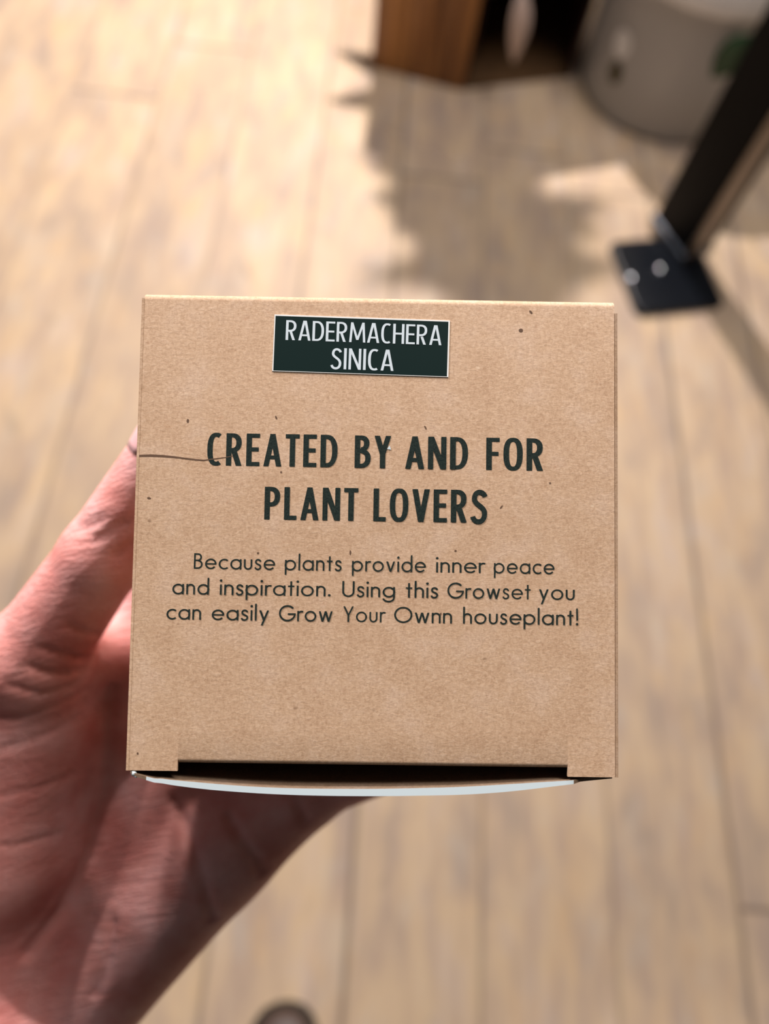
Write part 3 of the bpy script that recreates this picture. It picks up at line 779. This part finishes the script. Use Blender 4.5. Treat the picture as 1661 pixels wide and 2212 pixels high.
def wall_patch(name, ang, z, rw, rz, mat):
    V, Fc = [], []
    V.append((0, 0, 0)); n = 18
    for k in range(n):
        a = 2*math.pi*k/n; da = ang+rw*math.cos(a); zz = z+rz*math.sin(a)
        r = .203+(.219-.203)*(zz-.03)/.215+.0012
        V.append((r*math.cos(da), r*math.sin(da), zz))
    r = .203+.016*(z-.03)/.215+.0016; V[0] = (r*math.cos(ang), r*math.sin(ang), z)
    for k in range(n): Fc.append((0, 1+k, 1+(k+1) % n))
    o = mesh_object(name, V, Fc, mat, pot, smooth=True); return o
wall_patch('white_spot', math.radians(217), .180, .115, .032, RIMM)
wall_patch('olive_spot', math.radians(219), .115, .09, .027, STAIN)
def stem_leaf(parent, base, az, el, L, wd, mat, name='leaf', bend=.35):
    V, Fc = leaf_mesh(L, wd, bend)
    o = mesh_object(name, V, Fc, mat, parent, smooth=True); solid(o)
    o.location = base; o.rotation_euler = (0, -el, az); return o
def tube(pts, r0, r1, n=8, seg=24):
    P = [Vector(p) for p in pts]; Q = []
    for k in range(seg+1):                       # Catmull-Rom
        u = k/seg*(len(P)-1); i = min(int(u), len(P)-2); t = u-i
        a, b, c, d = P[max(i-1, 0)], P[i], P[i+1], P[min(i+2, len(P)-1)]
        Q.append(0.5*((2*b)+(c-a)*t+(2*a-5*b+4*c-d)*t*t+(3*b-a-3*c+d)*t**3))
    V, Fc = [], []
    for k, q in enumerate(Q):
        d = (Q[min(k+1, seg)]-Q[max(k-1, 0)]).normalized(); s = d.orthogonal().normalized(); w = d.cross(s)
        r = r0+(r1-r0)*k/seg
        for j in range(n):
            a = 2*math.pi*j/n; V.append(tuple(q+(s*math.cos(a)+w*math.sin(a))*r))
    for k in range(seg):
        for j in range(n): a = k*n+j; b = k*n+(j+1) % n; Fc.append((a, b, b+n, a+n))
    Fc.append(tuple(range(n))[::-1]); Fc.append(tuple(range(seg*n, seg*n+n)))
    return V, Fc
def add_leaf(V, Fc, base, az, el, L, wd, bend, roll=0.0):
    v, f = leaf_mesh(L, wd, bend)
    M = Matrix.Translation(base) @ Matrix.Rotation(az, 4, 'Z') @ Matrix.Rotation(-el, 4, 'Y') @ Matrix.Rotation(roll, 4, 'X')
    b = len(V); V += [tuple(M @ Vector(p)) for p in v]; Fc += [tuple(k+b for k in q) for q in f]

# plant in the big white pot: three arching leaves, one of them hanging down beside the post
V, Fc = [], []
for az, el, L in ((2.2, 1.1, .34), (0.6, 1.0, .36), (3.6, 1.2, .30), (1.3, .9, .32)):
    add_leaf(V, Fc, (.03*math.cos(az), .03*math.sin(az), .38), az, el, L, .10, .35)
o = mesh_object('foliage', V, Fc, LEAF, pot, smooth=True); solid(o)
a, b = Vector((.010, -.238, .190)), Vector((.040, -.254, .305))
V, Fc = tube([(.02, -.03, .375), (.045, -.15, .48), (.05, -.255, .43), tuple(b)], .003, .002); mesh_object('leaf_stalk', V, Fc, LEAF, pot, smooth=True)
V, Fc = leaf_mesh((a-b).length, .062, .12)
o = mesh_object('hanging_leaf', V, Fc, LEAF, pot, smooth=True); solid(o)
ax = (a-b).normalized(); up = Vector((-.35, -.8, .4)); up = (up-ax*up.dot(ax)).normalized(); sd = up.cross(ax)
o.matrix_local = Matrix.Translation(b) @ Matrix((ax, sd, up)).transposed().to_4x4()

# leafy plant on top of the stand; it shades the boards in front
TERRA = material('clay_pot', srgb(150, 88, 60), rough=0.8)
plant = empty('potted_plant', (.10, 2.06, SH+.025))
tag(plant, 'leafy potted plant on the wooden stand, one dry pale leaf hanging over its dark bay', 'plant')
bm = bmesh.new(); add_lathe(bm, [(.05, 0), (.072, .12), (.080, .12), (.082, .15), (.074, .15), (.070, .125), (.002, .125)], 40)
bm_object('clay_pot', bm, TERRA, plant, smooth=True, auto=40)
V, Fc = tube([(0, 0, .12), (.01, -.01, .3), (-.005, 0, .55), (.0, .0, .79)], .007, .004); mesh_object('stem', V, Fc, WOOD, plant, smooth=True)
V, Fc = [], []
rnd = random.Random(3)
for k in range(46):
    z = .42+.38*k/45; az = k*2.399+rnd.uniform(-.3, .3)
    rr = .115*math.sin(math.pi*(.12+.8*k/45))+.03
    add_leaf(V, Fc, (.01*math.cos(az), .01*math.sin(az), z), az, rnd.uniform(.0, .7), rr*rnd.uniform(.85, 1.2), rnd.uniform(.05, .075), .5, rnd.uniform(-.4, .4))
for az, z, L in ((-2.2, .13, .16), (-1.9, .15, .17), (2.9, .14, .15), (-2.8, .16, .16), (-1.2, .15, .13)):
    add_leaf(V, Fc, (.05*math.cos(az), .05*math.sin(az), z), az, .5, L, .07, .6)
o = mesh_object('foliage', V, Fc, LEAF, plant, smooth=True); solid(o)
pl = plant.location
w = lambda x, y, z: (x-pl.x, y-pl.y, z-pl.z)
V, Fc = tube([(.04, -.03, .13), w(.20, 1.90, .72), w(.27, 1.70, .63), w(.275, 1.69, .45), w(.276, 1.705, .26)], .0025, .0018)
mesh_object('trailing_stem', V, Fc, PALELEAF, plant, smooth=True)
b, a = Vector(w(.276, 1.705, .26)), Vector(w(.317, 1.695, .09))
V, Fc = leaf_mesh((a-b).length, .052, .2)
o = mesh_object('dry_leaf', V, Fc, PALELEAF, plant, smooth=True); solid(o)
o['label'] = 'dry pale leaf'
ax = (a-b).normalized(); up = Vector((.4, -.9, .1)); up = (up-ax*up.dot(ax)).normalized(); sd = up.cross(ax)
o.matrix_local = Matrix.Translation(b) @ Matrix((ax, sd, up)).transposed().to_4x4()
